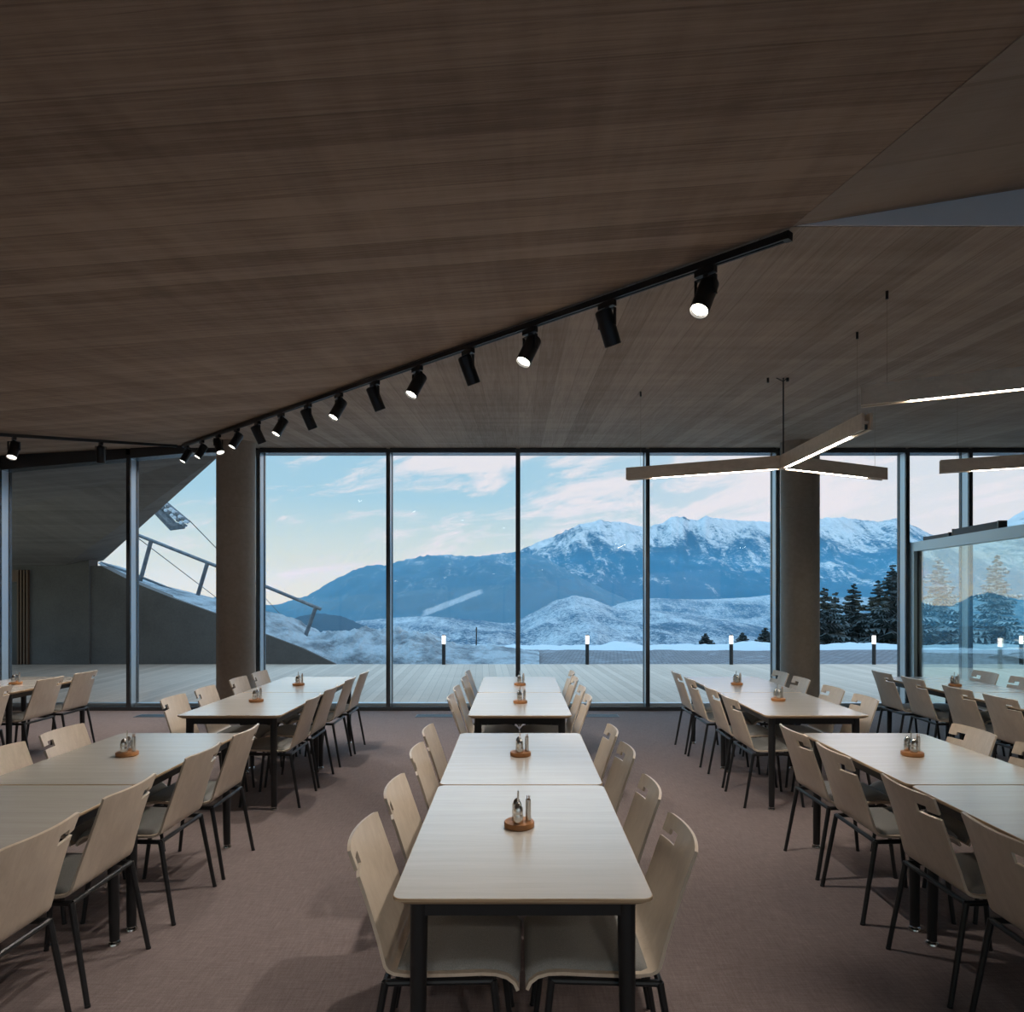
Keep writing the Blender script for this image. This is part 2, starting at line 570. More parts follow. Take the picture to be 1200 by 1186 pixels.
# ------------------------------------------------------------------ window wall
MX = [-9.36, -7.49, -5.62, -3.75, -1.873, 0.0, 1.873, 3.75, 5.62, 6.53, 7.55]
def head(x):   # underside of the head frame
    if x >= -4.71: return 3.775
    return 3.775 - (-4.71 - x) * 0.0905
for i in range(len(MX) - 1):
    x0, x1 = MX[i], MX[i + 1]
    w = empty('window_%d' % (i + 1), ((x0 + x1) / 2, YW, 0), kind='structure')
    ox = (x0 + x1) / 2
    b = MB()
    b2 = MB()
    # left mullion of the bay (dark front blade, deep web coloured pale for the sky sheen)
    def mull(x, h):
        b.box(x - .028 - ox, x + .028 - ox, 0, .03, 0, h)
        b2.box(x - .0275 - ox, x + .0275 - ox, .03, .20, 0, h)
        b.box(x - .034 - ox, x + .034 - ox, .165, .22, 0, h)
    mull(x0, head(x0))
    if i == len(MX) - 2: mull(x1, head(x1))
    mo = b.build('mullion', 'aluminium_frame', w, smooth=False)
    b2.build('web', 'sky_sheen_aluminium', mo, smooth=False)
    b = MB()
    xs = [x0 + .029, x1 - .029]
    if x0 < -4.71 < x1: xs = [x0 + .029, -4.71, x1 - .029]
    dep = 0.055
    for a, c in zip(xs, xs[1:]):
        ha, hc = head(a), head(c)
        ta = (zE if a < -4.71 else zB)(a, 9.84); tc = (zE if c <= -4.71 else zB)(c, 9.84)
        b.hexa([(a - ox, 0, ha - dep), (c - ox, 0, hc - dep), (c - ox, .22, hc - dep), (a - ox, .22, ha - dep),
                (a - ox, 0, ta + .1), (c - ox, 0, tc + .1), (c - ox, .22, tc + .1), (a - ox, .22, ta + .1)])
    b.build('head_rail', 'aluminium_frame', w, smooth=False)
    b = MB()
    b.box(x0 + .029 - ox, x1 - .029 - ox, 0.0, .22, 0.0, .055)
    sr = b.build('sill_rail', 'aluminium_frame', w, smooth=False)
    b = MB(); b.box(x0 + .035 - ox, x1 - .035 - ox, .12, .22, .055, .09)
    b.build('glazing_bead', 'sky_sheen_aluminium', sr, smooth=False)  # highlight along the bead, painted as a pale strip
    b = MB()
    b.prism([(x0 + .03 - ox, .175, .09), (x1 - .03 - ox, .175, .09), (x1 - .03 - ox, .175, head(x1 - .03) - dep + .005)] +
            ([(-4.71 - ox, .175, head(-4.71) - dep + .005)] if x0 < -4.71 < x1 else []) +
            [(x0 + .03 - ox, .175, head(x0 + .03) - dep + .005)], (0, .012, 0))
    b.build('pane', 'window_glass', w, smooth=False)

# lobby glazing on the right
LA = Vector((5.70, 9.80, 0)); LB = Vector((5.10, 4.0, 0))
ldir = (LB - LA).normalized()
lrot = math.atan2(ldir.y, ldir.x)
ln = (LB - LA).length
lob = empty('lobby_partition', LA, lrot, 'glazed grey-blue metal entrance partition at the right, standing out from the window wall', 'partition')
b = MB(); b.box(-.03, .10, -.06, .06, 0, 2.42)
b.build('post', 'lobby_aluminium', lob, smooth=False, bevel=.003)
b = MB(); b.box(.10, ln, -.06, .06, 2.29, 2.42)
b.build('transom', 'lobby_aluminium', lob, smooth=False, bevel=.003)
b = MB(); b.box(.10, ln, -.05, .05, 0, .09)
b.build('bottom_rail', 'lobby_aluminium', lob, smooth=False, bevel=.003)
for a, c in ((.10, 2.55), (2.61, ln)):
    b = MB(); b.box(a, c, -.008, .008, .09, 2.29)
    b.build('pane', 'lobby_glass', lob, smooth=False)
    b = MB(); b.box(a, a + .018, -.014, .014, .09, 2.29)
    b.build('gasket', 'black_metal', lob, smooth=False)
b = MB(); b.box(2.55, 2.61, -.05, .05, .09, 2.29)
b.build('post', 'lobby_aluminium', lob, smooth=False, bevel=.003)
for k, (a, c, lab) in enumerate(((.34, 1.02, 'farther'), (1.08, 2.1, 'nearer'))):
    o = empty('door_operator', LA + ldir * ((a + c) / 2) + Vector((0, 0, 2.42)), lrot,
              'slim dark box lying on the partition transom, the %s of two' % lab, 'box', 'dark boxes on the partition transom')
    hl = (c - a) / 2 - .012 * k
    b = MB(); b.box(-hl + .02, hl - .02, -.045, .045, 0, .05 + .035 * k); b.build('cover', 'black_metal', o, smooth=False, bevel=.004)
    for s in (-1, 1):
        b = MB(); b.box(min(s * hl, s * (hl - .02)), max(s * hl, s * (hl - .02)), -.048, .048, 0, .056 + .035 * k)
        b.build('end_cap', 'aluminium_frame', o, smooth=False)

# floor grilles along the glazing
for gx, lab in ((-5.0, 'behind the left table run'), (-1.15, 'left of the middle table run'), (1.13, 'right of the middle table run')):
    g = empty('floor_grille', (gx, 9.42, 0), 0, 'narrow metal grille let into the carpet by the glazing, ' + lab, 'grille', 'floor grilles')
    b = MB()
    for q in (-.255, .245): b.box(q, q + .01, -.10, .10, 0, .006)
    for q in (-.10, .09): b.box(-.245, .245, q, q + .01, 0, .006)
    b.build('frame', 'grille', g, smooth=False)
    b = MB()
    for k in range(12): b.box(-.245, .245, -.085 + k * .0148, -.079 + k * .0148, 0, .005)
    b.build('slats', 'grille', g, smooth=False)

# ------------------------------------------------------------------ chair
PROF = [(-.338, .835), (-.333, .815), (-.322, .785), (-.315, .765), (-.308, .745), (-.292, .70), (-.272, .64), (-.254, .585), (-.238, .535),
        (-.226, .49), (-.217, .462), (-.205, .446), (-.185, .437), (-.155, .433), (-.10, .432), (-.03, .434), (.04, .437), (.10, .440),
        (.145, .438), (.178, .429), (.200, .412), (.210, .390)]
US = [-.5, -.44, -.36, -.28, -.2, -.1, 0, .1, .2, .3, .4, .46, .5]
def shell_pt(i, u):
    x, z = PROF[i]
    k = max(0.0, min(1.0, (z - .46) / .2))
    w = .435 - .03 * k
    x -= .030 * k * (1 - (2 * u) ** 2)
    if i <= 1:
        e = max(0, abs(u) - .42) / .08
        z -= .005 * e * e * (1 if i == 0 else .35)
    return Vector((x, u * w, z))

def make_chair():
    t = empty('dining_chair')
    b = MB()
    vs = [[b.bm.verts.new(shell_pt(i, u)) for u in US] for i in range(len(PROF))]
    for i in range(len(PROF) - 1):
        for j in range(len(US) - 1):
            zm = (PROF[i][1] + PROF[i + 1][1]) / 2
            um = (US[j] + US[j + 1]) / 2
            if i in (3,) and um < -.2: continue          # grip slot, open to the side
            if i in (2,) and -.36 < um < -.2: continue   # its inner end reaches higher
            b.bm.faces.new([vs[i][j], vs[i][j + 1], vs[i + 1][j + 1], vs[i + 1][j]])
    bmesh.ops.recalc_face_normals(b.bm, faces=b.bm.faces)
    front = list(b.bm.faces)
    r = bmesh.ops.solidify(b.bm, geom=front, thickness=.011)
    b.build('shell', 'chair_plywood', t, angle=40)
    # cushion
    b = MB()
    idx = list(range(12, len(PROF)))
    us = [-.46, -.43, -.38, -.25, -.1, 0.1, .25, .38, .43, .46]
    nrm = []
    for i in idx:
        a = Vector((PROF[max(i - 1, 0)][0], 0, PROF[max(i - 1, 0)][1])); c = Vector((PROF[min(i + 1, len(PROF) - 1)][0], 0, PROF[min(i + 1, len(PROF) - 1)][1]))
        d = (c - a).normalized()
        nrm.append(Vector((-d.z, 0, d.x)))
    top, bot = [], []
    for k, i in enumerate(idx):
        rt, rb = [], []
        for u in us:
            e = min(1.0, (0.46 - abs(u)) / .06)
            f = min(1.0, k / 2.0, (len(idx) - 1 - k) / 2.0)
            h = .007 + .026 * math.sqrt(max(0, 1 - (1 - e) ** 2)) * math.sqrt(max(0, 1 - (1 - f) ** 2))
            p = shell_pt(i, u)
            rt.append(p + nrm[k] * h); rb.append(p + nrm[k] * .006)
        top.append(rt); bot.append(rb)
    vt = b.grid(top); vb = b.grid([q[::-1] for q in bot])
    nC = len(us)
    def vbx(i, j): return vb[i][nC - 1 - j]
    nR = len(idx)
    for i in range(nR - 1):
        for j in (0, nC - 1):
            b.bm.faces.new([vt[i][j], vt[i + 1][j], vbx(i + 1, j), vbx(i, j)])
    for j in range(nC - 1):
        for i in (0, nR - 1):
            b.bm.faces.new([vt[i][j], vt[i][j + 1], vbx(i, j + 1), vbx(i, j)])
    b.build('seat_cushion', 'cushion_fabric', t, angle=60)
    # frame ring under the shell
    b = MB()
    zr = .412
    ring = [(-.212, -.212, zr), (-.212, .212, zr), (.135, .195, zr), (.135, -.195, zr), (-.212, -.212, zr)]
    for p, q in zip(ring, ring[1:]): b.tube([p, q], .0115, 10)
    b.tube([(-.04, -.20, zr), (-.04, .20, zr)], .009, 8)
    for sy in (-1, 1):
        b.box(.05, .085, sy * .15 - .012, sy * .15 + .012, zr - .022, zr)
    b.build('frame', 'black_metal', t)
    for sy in (-1, 1):
        b = MB(); b.tube([(-.212, sy * .214, zr + .004), (-.285, sy * .228, .008)], [.0125, .0105], 10)
        b.lathe([(.0115, 0), (.0115, .010)], 10, (-.2863, sy * .2282, 0))
        b.build('leg', 'black_metal', t)
        b = MB(); b.tube([(.135, sy * .196, zr + .004), (.182, sy * .214, .008)], [.0125, .0105], 10)
        b.lathe([(.0115, 0), (.0115, .010)], 10, (.1832, sy * .2144, 0))
        b.build('leg', 'black_metal', t)
    return t

ORD = ['nearest the camera', 'second from the camera', 'second from the window', 'nearest the window']
chair0 = make_chair()
used = [False]
def chair(x, y, face, label, group, tw=0.0):
    if not used[0]:
        used[0] = True; c = chair0; get_tree(c)
    else:
        c = copy_tree(chair0)
    c.location = (x, y, 0)
    c.rotation_euler = (0, 0, (0 if face > 0 else PI) + R(tw))
    tag(c, label, 'chair', group)

# ------------------------------------------------------------------ table
TW, TL, TH = .80, 1.243, .740
def make_table():
    t = empty('dining_table')
    b = MB()
    r = .035; pts = []
    hw, hl = TW / 2, TL / 2
    for cx, cy, a0 in ((hw - r, hl - r, 0), (-hw + r, hl - r, 90), (-hw + r, -hl + r, 180), (hw - r, -hl + r, 270)):
        for k in range(7):
            a = R(a0 + 15 * k)
            pts.append((cx + r * math.cos(a), cy + r * math.sin(a)))
    prof = [(.022, -.026), (.004, -.013), (0, -.010), (0, -.002), (.002, 0)]
    rings = []
    for ins, dz in prof:
        ring = []
        for x, y in pts:
            ring.append(b.bm.verts.new((x * (1 - ins / hw), y * (1 - ins / hl), TH + dz)))
        rings.append(ring)
    n = len(pts)
    for a, c in zip(rings, rings[1:]):
        for k in range(n):
            f = b.bm.faces.new([a[k], a[(k + 1) % n], c[(k + 1) % n], c[k]])
            f.material_index = 1
    b.bm.faces.new(rings[0][::-1]).material_index = 1
    b.bm.faces.new(rings[-1])
    b.build('tabletop', ['tabletop_wood', 'ply_edge'], t, angle=30)
    b = MB()
    lx, ly = .325, hl - .075
    z0, z1 = .664, .714
    b.box(-lx, lx, -ly - .02, -ly + .02, z0, z1); b.box(-lx, lx, ly - .02, ly + .02, z0, z1)
    b.box(-lx - .02, -lx + .02, -ly + .021, ly - .021, z0, z1); b.box(lx - .02, lx + .02, -ly + .021, ly - .021, z0, z1)
    b.box(-lx + .021, lx - .021, -.02, .02, z0 + .01, z1)
    b.build('underframe', 'black_metal', t, smooth=False)
    for sx in (-1, 1):
        for sy in (-1, 1):
            b = MB()
            b.tube([(sx * lx, sy * ly, .715), (sx * (lx + .006), sy * (ly + .01), .022)], [.029, .022], 14)
            lg = b.build('leg', 'black_metal', t)
            b = MB()
            b.lathe([(.012, .024), (.012, .014), (.026, .010), (.028, .003), (.026, 0)], 16, (sx * (lx + .006), sy * (ly + .01), 0))
            fg = b.build('foot_glide', 'steel', lg); fg['label'] = 'shiny chrome foot glide'
    return t
table0 = make_table()
tused = [False]
def table(x, y, label, group):
    if not tused[0]:
        tused[0] = True; c = table0; get_tree(c)
    else:
        c = copy_tree(table0)
    c.location = (x, y, 0)
    tag(c, label, 'table', group)

# ------------------------------------------------------------------ cruet tray, shakers, holder
def make_tray():
    t = empty('cruet_tray')
    b = MB(); b.lathe([(.056, 0), (.060, .003), (.060, .019), (.058, .022)], 32)
    b.build('board', 'tray_wood', t)
    b = MB(); b.tube([(-.004, .006, .022), (-.004, .006, .140)], .0035, 8); b.build('handle_rod', 'steel', t)
    return t
def make_shaker():
    t = empty('shaker')
    b = MB(); b.lathe([(.0185, 0), (.0195, .004), (.0195, .030), (.0185, .036)], 18); b.build('body', 'steel', t)
    b = MB(); b.lathe([(.0186, .036), (.0192, .046), (.0175, .060), (.0135, .071), (.0075, .079), (.002, .082)], 18); b.build('cap', 'steel', t)
    return t
def make_holder():
    t = empty('toothpick_holder')
    b = MB(); b.lathe([(.011, 0), (.011, .06), (.0105, .085), (.009, .085), (.009, .004)], 14); b.build('tube', 'steel', t)
    b = MB()
    for k in range(5):
        a = k * 1.3
        b.tube([(.002 * math.cos(a), .002 * math.sin(a), .008), (.0066 * math.cos(a), .0066 * math.sin(a), .1)], .0011, 5)
    b.build('toothpicks', 'tray_wood', t)['kind'] = 'stuff'
    return t
tray0, shaker0, holder0 = make_tray(), make_shaker(), make_holder()
P = {'t': [tray0, False], 's': [shaker0, False], 'h': [holder0, False]}
def put(key, loc, rz, label, cat, group):
    o, u = P[key]
    if not u:
        P[key][1] = True; get_tree(o); c = o
    else:
        c = copy_tree(o)
    c.location = loc; c.rotation_euler = (0, 0, R(rz))
    tag(c, label, cat, group)
def cruet(x, y, where, rot=0):
    put('t', (x, y, TH), rot, 'round wooden cruet tray with steel rod on the ' + where, 'tray', 'wooden cruet trays')
    z = TH + .022
    def rp(a, c):
        q = Matrix.Rotation(R(rot), 2) @ Vector((a, c)); return (x + q.x, y + q.y, z)
    put('s', rp(-.004, -.024), rot, 'domed steel shaker, nearer one in the tray on the ' + where, 'shaker', 'steel shakers')
    put('s', rp(-.009, .034), rot, 'domed steel shaker, farther one in the tray on the ' + where, 'shaker', 'steel shakers')
    put('h', rp(.036, .004), rot, 'slim steel toothpick holder in the tray on the ' + where, 'holder', 'toothpick holders')

# runs: name, table x, near end y, left chairs x / None, right chairs x / None, chair ys
FRONT, BACK = 2.07, 5.235
cy_f = [2.41, 2.98, 3.67, 4.22]
cy_b = [5.575, 6.13, 6.83, 7.38]
cy_b2 = [5.57, 6.125, 6.83, 7.375]
runs = [
    ('front middle', .015, FRONT, -.208, .256, cy_f, cy_f, 0, 1),
    ('back middle', .015, BACK, -.215, .245, cy_b, cy_b, 0, 1),
    ('front left', -2.25, FRONT, -2.474, -2.018, [None, None, 3.67, 4.22], cy_f, 0, 1),
    ('back left', -2.225, BACK, -2.474, -1.998, cy_b2, cy_b2, 0, 1),
    ('front right', 2.30, FRONT, 2.022, 2.495, cy_f, [None, None, 3.67, 4.22], 0, 1),
    ('back right', 2.30, BACK, 2.05, 2.512, cy_b2, cy_b2, 0, 1),
    ('far-left', -5.22, BACK, None, -5.01, None, [None, 6.13, 6.83, 7.38], 0, 1),
    ('far-right', 4.50, BACK, 4.268, 4.735, cy_b2, [None, 6.125, 6.83, 7.38], 0, 1),
]
for nm, tx, y0, lx, rx, ly, ry, _, _ in runs:
    for k in (0, 1):
        where = 'nearer to the camera' if k == 0 else 'nearer to the window'
        table(tx, y0 + TL / 2 + k * (TL + .012), 'pale wood table with black legs, half of the %s run %s' % (nm, where), 'dining tables')
    for side, cx, ys in (('left', lx, ly), ('right', rx, ry)):
        if cx is None: continue
        for k, yy in enumerate(ys):
            if yy is None: continue
            chair(cx + random.uniform(-.012, .012), yy, 1 if side == 'left' else -1,
                  'pale plywood chair, %s side of the %s table run, %s' % (side, nm, ORD[k]), 'dining chairs', random.uniform(-1.2, 1.2))
for x, y, w in ((.005, 2.72, 'nearest middle table'), (.015, 3.93, 'second middle table'), (.02, 5.85, 'third middle table'), (.02, 7.02, 'farthest middle table'),
                (-2.25, 3.93, 'front left table run'), (-2.27, 5.92, 'back left run, nearer half'), (-2.25, 7.0, 'back left run, window half'),
                (2.27, 3.93, 'front right table run'), (2.28, 5.98, 'back right run, nearer half'), (2.26, 7.05, 'back right run, window half'),
                (-5.21, 7.08, 'far-left table run'), (4.45, 6.95, 'far-right table run')):
    cruet(x, y, w, 0)

# ------------------------------------------------------------------ track lights
h_ = lambda p: Vector(p)
T0 = Vector((1.20, 3.075, 3.290)); T1 = Vector((-4.70, 9.60, 3.785))
def track(name, a, c, label):
    o = empty(name, a, 0, label, 'track', 'lighting tracks')
    d = (c - a); L = d.length
    m = Matrix.Translation((0, 0, 0)) @ d.to_track_quat('X', 'Z').to_matrix().to_4x4()
    b = MB()
    b.box(0, L, -.018, -.007, -.034, 0, m); b.box(0, L, .007, .018, -.034, 0, m); b.box(0, L, -.007, .007, -.012, 0, m)
    b.build('rail', 'black_metal', o, smooth=False)
    b = MB(); b.box(-.03, 0, -.02, .02, -.036, 0, m); b.box(L, L + .03, -.02, .02, -.036, 0, m)
    b.build('end_cap', 'black_metal', o, smooth=False)
track('lighting_track', T0, T1, 'long black lighting track climbing diagonally along the ceiling fold')
T2 = Vector((-4.78, 9.50, 3.760)); T3 = Vector((-6.9, 2.55, 2.60))
track('lighting_track', T2, T3, 'short black lighting track at the upper left, running towards the left edge')

def spotlight(p, aim, lit, label, power=92):
    """p = point under the track, aim = direction of the beam"""
    t = empty('track_spotlight', p, 0, label, 'spotlight', 'black track spotlights')
    aim = Vector(aim).normalized()
    td = (T1 - T0); td.z = 0; td.normalize()
    side = aim.cross(Vector((0, 0, 1))).normalized()
    # yoke axis is along `side`; body pivots around pv
    pv = Vector((0, 0, -.125))
    b = MB()
    ang = math.atan2(td.y, td.x)
    m = Matrix.Rotation(ang, 4, 'Z')
    b.box(-.055, .055, -.017, .017, -.032, 0, m); b.lathe([(.014, -.046), (.014, -.03)], 12)
    b.build('adapter', 'black_metal', t, smooth=False)
    b = MB()
    ms = Matrix.Rotation(math.atan2(side.y, side.x), 4, 'Z')
    b.box(-.058, .058, -.010, .010, -.050, -.045, ms)
    for s in (-1, 1):
        b.box(s * .056 - .003, s * .056 + .003, -.010, .010, -.140, -.045, ms)
    b.build('yoke', 'black_metal', t, smooth=False)
    q = aim.to_track_quat('Z', 'Y').to_matrix().to_4x4()
    b = MB()
    b.lathe([(.030, -.085), (.044, -.078), (.048, -.07), (.048, .115), (.045, .118), (.043, .110), (.0, .095)][:6] + [(.041, .098)], 24, pv, q)
    b.build('housing', 'black_metal', t)
    b = MB()
    b.lathe([(.0405, .099), (.0405, .102), (.030, .104)], 24, pv, q)
    b.build('lens', 'lamp_glow', t)
    ld = bpy.data.lights.new('spot_beam', 'SPOT')
    ld.energy = power; ld.color = (1.0, .91, .80); ld.spot_size = R(75); ld.spot_blend = .7; ld.shadow_soft_size = .035
    lo = bpy.data.objects.new('spot_beam', ld); COL.objects.link(lo); lo.parent = t
    lo.location = pv + aim * .125
    lo.rotation_euler = aim.to_track_quat('-Z', 'Y').to_euler()

nL = Vector((-.74, -.67, 0)); dn = Vector((0, 0, -1))
A_ = (nL * math.sin(R(30)) + dn * math.cos(R(30)))
B_ = (-nL * math.sin(R(27)) + dn * math.cos(R(27)))
C_ = (Vector((.74, -.55, 0)) * math.sin(R(30)) + dn * math.cos(R(30)))
pat = [A_, B_, A_, B_, A_, B_, A_, B_, A_, B_, A_, C_, A_, A_]
S0 = Vector((.933, 3.376, 0)); S1 = Vector((-4.61, 9.5, 0))
ordn = ['first', 'second', 'third', 'fourth', 'fifth', 'sixth', 'seventh', 'eighth', 'ninth', 'tenth', 'eleventh', 'twelfth', 'thirteenth', 'fourteenth']
for i in range(14):
    k = i / 13
    s = S0.lerp(S1, k)
    f = (s.y - T0.y) / (T1.y - T0.y)
    z = T0.z + (T1.z - T0.z) * f - .036
    x = T0.x + (T1.x - T0.x) * f
    st = 'glowing lens facing the room' if pat[i] is not B_ else 'seen from its dark back'
    spotlight((x, s.y, z), pat[i], True, 'black spotlight, %s from the right on the long track, %s' % (ordn[i], st))
for d, aim, lab in ((7.36, (.1, -.45, -.9), 'black spotlight with glowing lens on the short track at the left edge'),
                    (8.38, (-.2, .35, -.95), 'dark-looking spotlight on the short track near the window head')):
    f = (T2.y - d) / (T2.y - T3.y)
    p = T2.lerp(T3, f) - Vector((0, 0, .037))
    spotlight(p, aim, True, lab)

T4 = Vector((-4.2, -1.0, 0)); T5 = Vector((1.2, -1.0, 0))  # unseen rear track and spotlights, added to brighten seats and tables
T4.z = zA(T4.x, -1.0) - .002; T5.z = zA(T5.x, -1.0) - .002
track('lighting_track', T4, T5, 'added black fill-light track behind the camera, out of view')
for k in range(4):
    p = T4.lerp(T5, .08 + .28 * k) - Vector((0, 0, .037))
    spotlight(p, (.10 * (1 - k), .52, -.85), True, 'added black fill spotlight behind the camera, %s from the left' % ordn[k], 46)

# ------------------------------------------------------------------ star pendants
def star(cx, cy, arms, label, rot=0):
    zc = 2.786
    t = empty('star_pendant', (cx, cy, zc), 0, label, 'pendant lamp', 'wooden star pendants')
    for ang, L in arms:
        m = Matrix.Rotation(R(ang), 4, 'Z')
        b = MB()
        b.box(.02, L, -.036, -.018, -.055, .055, m); b.box(.02, L, .018, .036, -.055, .055, m)
        b.box(.02, L - .015, -.018, .018, -.012, .006, m)
        arm = b.build('arm', 'beam_wood', t, smooth=False)
        b = MB(); b.box(.06, L - .24, -.0165, .0165, -.052, -.046, m)
        st = b.build('light_strip', 'led_glow', arm, smooth=False); st['label'] = 'glowing strip along the underside'
        b = MB(); b.box(.03, L - .03, -.0175, .0175, -.046, -.012, m); b.build('strip_housing', 'aluminium_frame', arm, smooth=False)
        e = m @ Vector((L - .13, 0, 0))
        top = zB(0, cy + e.y) - zc
        b = MB(); b.tube([(e.x, e.y, .0), (e.x, e.y, top)], .0013, 6); b.build('suspension_wire', 'steel', arm)
        b = MB(); b.lathe([(.008, top - .045), (.008, top)], 10, (e.x, e.y, 0)); b.build('ceiling_anchor', 'black_metal', arm)
    top = zB(0, cy) - zc
    b = MB(); b.lathe([(.04, -.054), (.04, .054)], 6); b.build('hub', 'beam_wood', t, smooth=False)
    b = MB(); b.tube([(0, 0, .05), (0, 0, top)], .006, 8); b.build('power_cable', 'black_metal', t)
    b = MB()
    for s in (-.06, .035): b.tube([(0, 0, top - .03), (s, 0, top)], .004, 6)
    b.lathe([(.01, top - .04), (.01, top)], 10, (-.13, 0, 0)); b.lathe([(.012, top - .03), (.012, top)], 10, (.035, 0, 0))
    b.build('ceiling_anchor', 'black_metal', t)
star(2.243, 5.77, ((155.4, 1.355), (270.6, 1.36), (26, 1.285)), 'three-armed wooden lamp hanging in front of the right column')
star(3.175, 3.28, ((154.5, 1.365), (275, 1.3), (30, 1.3)), 'wooden lamp arm with bright strip at the right edge, nearest the camera')
star(4.94, 5.42, ((156, 1.365), (275, 1.3), (30, 1.3)), 'wooden lamp arm at the right edge in front of the far right windows')

# ------------------------------------------------------------------ terrace
b = MB(); b.box(-20, 20, 10.06, 16.62, -.25, -.01)
tag(b.build('terrace_deck', 'deck_planks', smooth=False), kind='structure')
b = MB(); b.box(-.15, 26, 16.62, 21.2, -.25, -.02)
tag(b.build('paving_strip', 'cobbles', smooth=False), kind='structure')

def interp(tab, x):
    if x <= tab[0][0]: return tab[0][1]
    for (a, u), (c, w) in zip(tab, tab[1:]):
        if x <= c: return u + (w - u) * (x - a) / (c - a)
    return tab[-1][1]
def fbm(x, y, s, o=4):
    return noise.fractal(Vector((x * s, y * s, 3.7)), 1.0, 2.0, o)

# sloping retaining wall and the wall under the roof overhang
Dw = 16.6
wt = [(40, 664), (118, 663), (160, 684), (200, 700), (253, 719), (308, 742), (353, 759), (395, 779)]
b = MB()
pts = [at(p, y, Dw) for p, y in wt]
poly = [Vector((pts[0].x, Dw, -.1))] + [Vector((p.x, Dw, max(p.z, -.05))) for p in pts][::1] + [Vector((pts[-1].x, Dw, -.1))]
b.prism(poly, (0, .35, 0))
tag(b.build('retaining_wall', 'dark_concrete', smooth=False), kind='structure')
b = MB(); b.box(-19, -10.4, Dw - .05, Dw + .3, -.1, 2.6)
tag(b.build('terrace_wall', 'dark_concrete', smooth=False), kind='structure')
# slatted timber doorway in that wall
d1 = empty('door_1', (-12.15, Dw - .06, 0), kind='structure')
b = MB(); b.box(-.28, .02, -.02, 0, 0, 1.98); b.build('dark_opening', 'black_metal', d1, smooth=False)  # black sheet stands in for the dark door opening
b = MB()
for k in range(4): b.box(.05 + k * .075, .09 + k * .075, -.06, 0, 0, 2.28)
b.box(-.6, .05, -.05, 0, 2.0, 2.28)
b.build('slat_cladding', 'slat_wood', d1, smooth=False)

# roof overhang coming down to the terrace on the left
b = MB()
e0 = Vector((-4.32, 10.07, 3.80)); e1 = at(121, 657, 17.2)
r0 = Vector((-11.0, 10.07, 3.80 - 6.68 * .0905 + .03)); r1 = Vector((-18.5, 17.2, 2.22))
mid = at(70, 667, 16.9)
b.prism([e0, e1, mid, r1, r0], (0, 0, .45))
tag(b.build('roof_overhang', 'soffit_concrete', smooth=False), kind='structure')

# snow bank left of the cobbles, over the retaining wall
top = [(110, 656), (160, 680), (207, 692), (253, 703), (308, 719), (334, 726), (358, 741), (390, 743), (417, 738), (449, 742), (487, 744), (505, 747), (521, 754), (540, 758), (580, 759), (612, 762), (640, 766)]
low = wt[1:7] + [(393, 778.5), (560, 779), (600, 779), (640, 779)]
b = MB()
rows = []
nP, nR_ = 320, 48
for j in range(nR_):
    s = j / (nR_ - 1)
    row = []
    for i in range(nP):
        p = 118 + (632 - 118) * i / (nP - 1)
        zf = at(p, interp(low, p), 16.66).z
        zt = at(p, interp(top, p), 18.6).z
        X = (p - 607) / 800
        if s < .5:
            t = s / .5; y = 16.66 + t * 1.94
            z = zf + (zt - zf) * (math.sin(t * PI / 2) ** .8)
        else:
            t = (s - .5) / .5; y = 18.6 + t * 4.0
            z = zt - t * t * 1.2
        # keep the x of the front edge so the bank runs straight back
        x = X * (16.66 + 1.94 * min(1, s / .5))
        amp = .20 * math.sin(min(1, s / .5) * PI / 2) * (1 if p > 300 else .25) * min(1, max(.15, (zt - zf) / .7))
        z += amp * (fbm(x, y, 1.3, 5) * .8 + .9 * abs(fbm(x + 9, y, 2.3, 5)) + .25 * fbm(x, y + 4, 7.0, 3) - .15)
        y2 = y + (.25 * fbm(x, z * 2, .9, 4) * math.sin(min(1, s / .5) * PI))
        row.append((x, y2, z))
    rows.append(row)
b.grid(rows)
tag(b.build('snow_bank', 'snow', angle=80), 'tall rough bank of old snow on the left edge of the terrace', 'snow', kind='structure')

# low snow berm behind the cobbles
b = MB(); rows = []
bt = [(520, 757), (600, 758), (700, 757), (735, 753), (760, 757), (850, 757), (890, 752), (960, 758), (1000, 759), (1060, 761), (1130, 759), (1300, 760)]
for j in range(18):
    s = j / 17
    row = []
    for i in range(240):
        p = 480 + 860 * i / 239
        y = 20.6 + s * 4.5
        x = (p - 607) / 800 * 21.5
        zt = at(p, interp(bt, p), 22).z
        hgt = math.sin(min(1, s / .35) * PI / 2) if s < .35 else 1 - ((s - .35) / .65) ** 2 * 5
        z = -.06 + (zt + .06) * hgt + .07 * math.sin(min(1, s / .35) * PI / 2) * fbm(x, y, 1.5, 5)
        row.append((x, y + .2 * fbm(x, y + 5, .8, 3), z))
    rows.append(row)
b.grid(rows)
tag(b.build('snow_berm', 'fresh_snow', angle=80), 'low berm of shovelled snow behind the cobbled strip', 'snow', kind='structure')

# snow-covered ground falling away beyond the terrace
b = MB(); rows = []
for j in range(40):
    s = j / 39
    y = 21.0 + 1900 * s ** 2.2
    row = []
    for i in range(60):
        x = (-1 + 2 * i / 59) * (40 + y * 1.5)
        row.append((x, y, -.8 - (y - 21) * .16 + 2.2 * s * fbm(x, y, .02, 4)))
    rows.append(row)
b.grid(rows)
tag(b.build('snowy_ground', 'snow', angle=80), kind='structure')

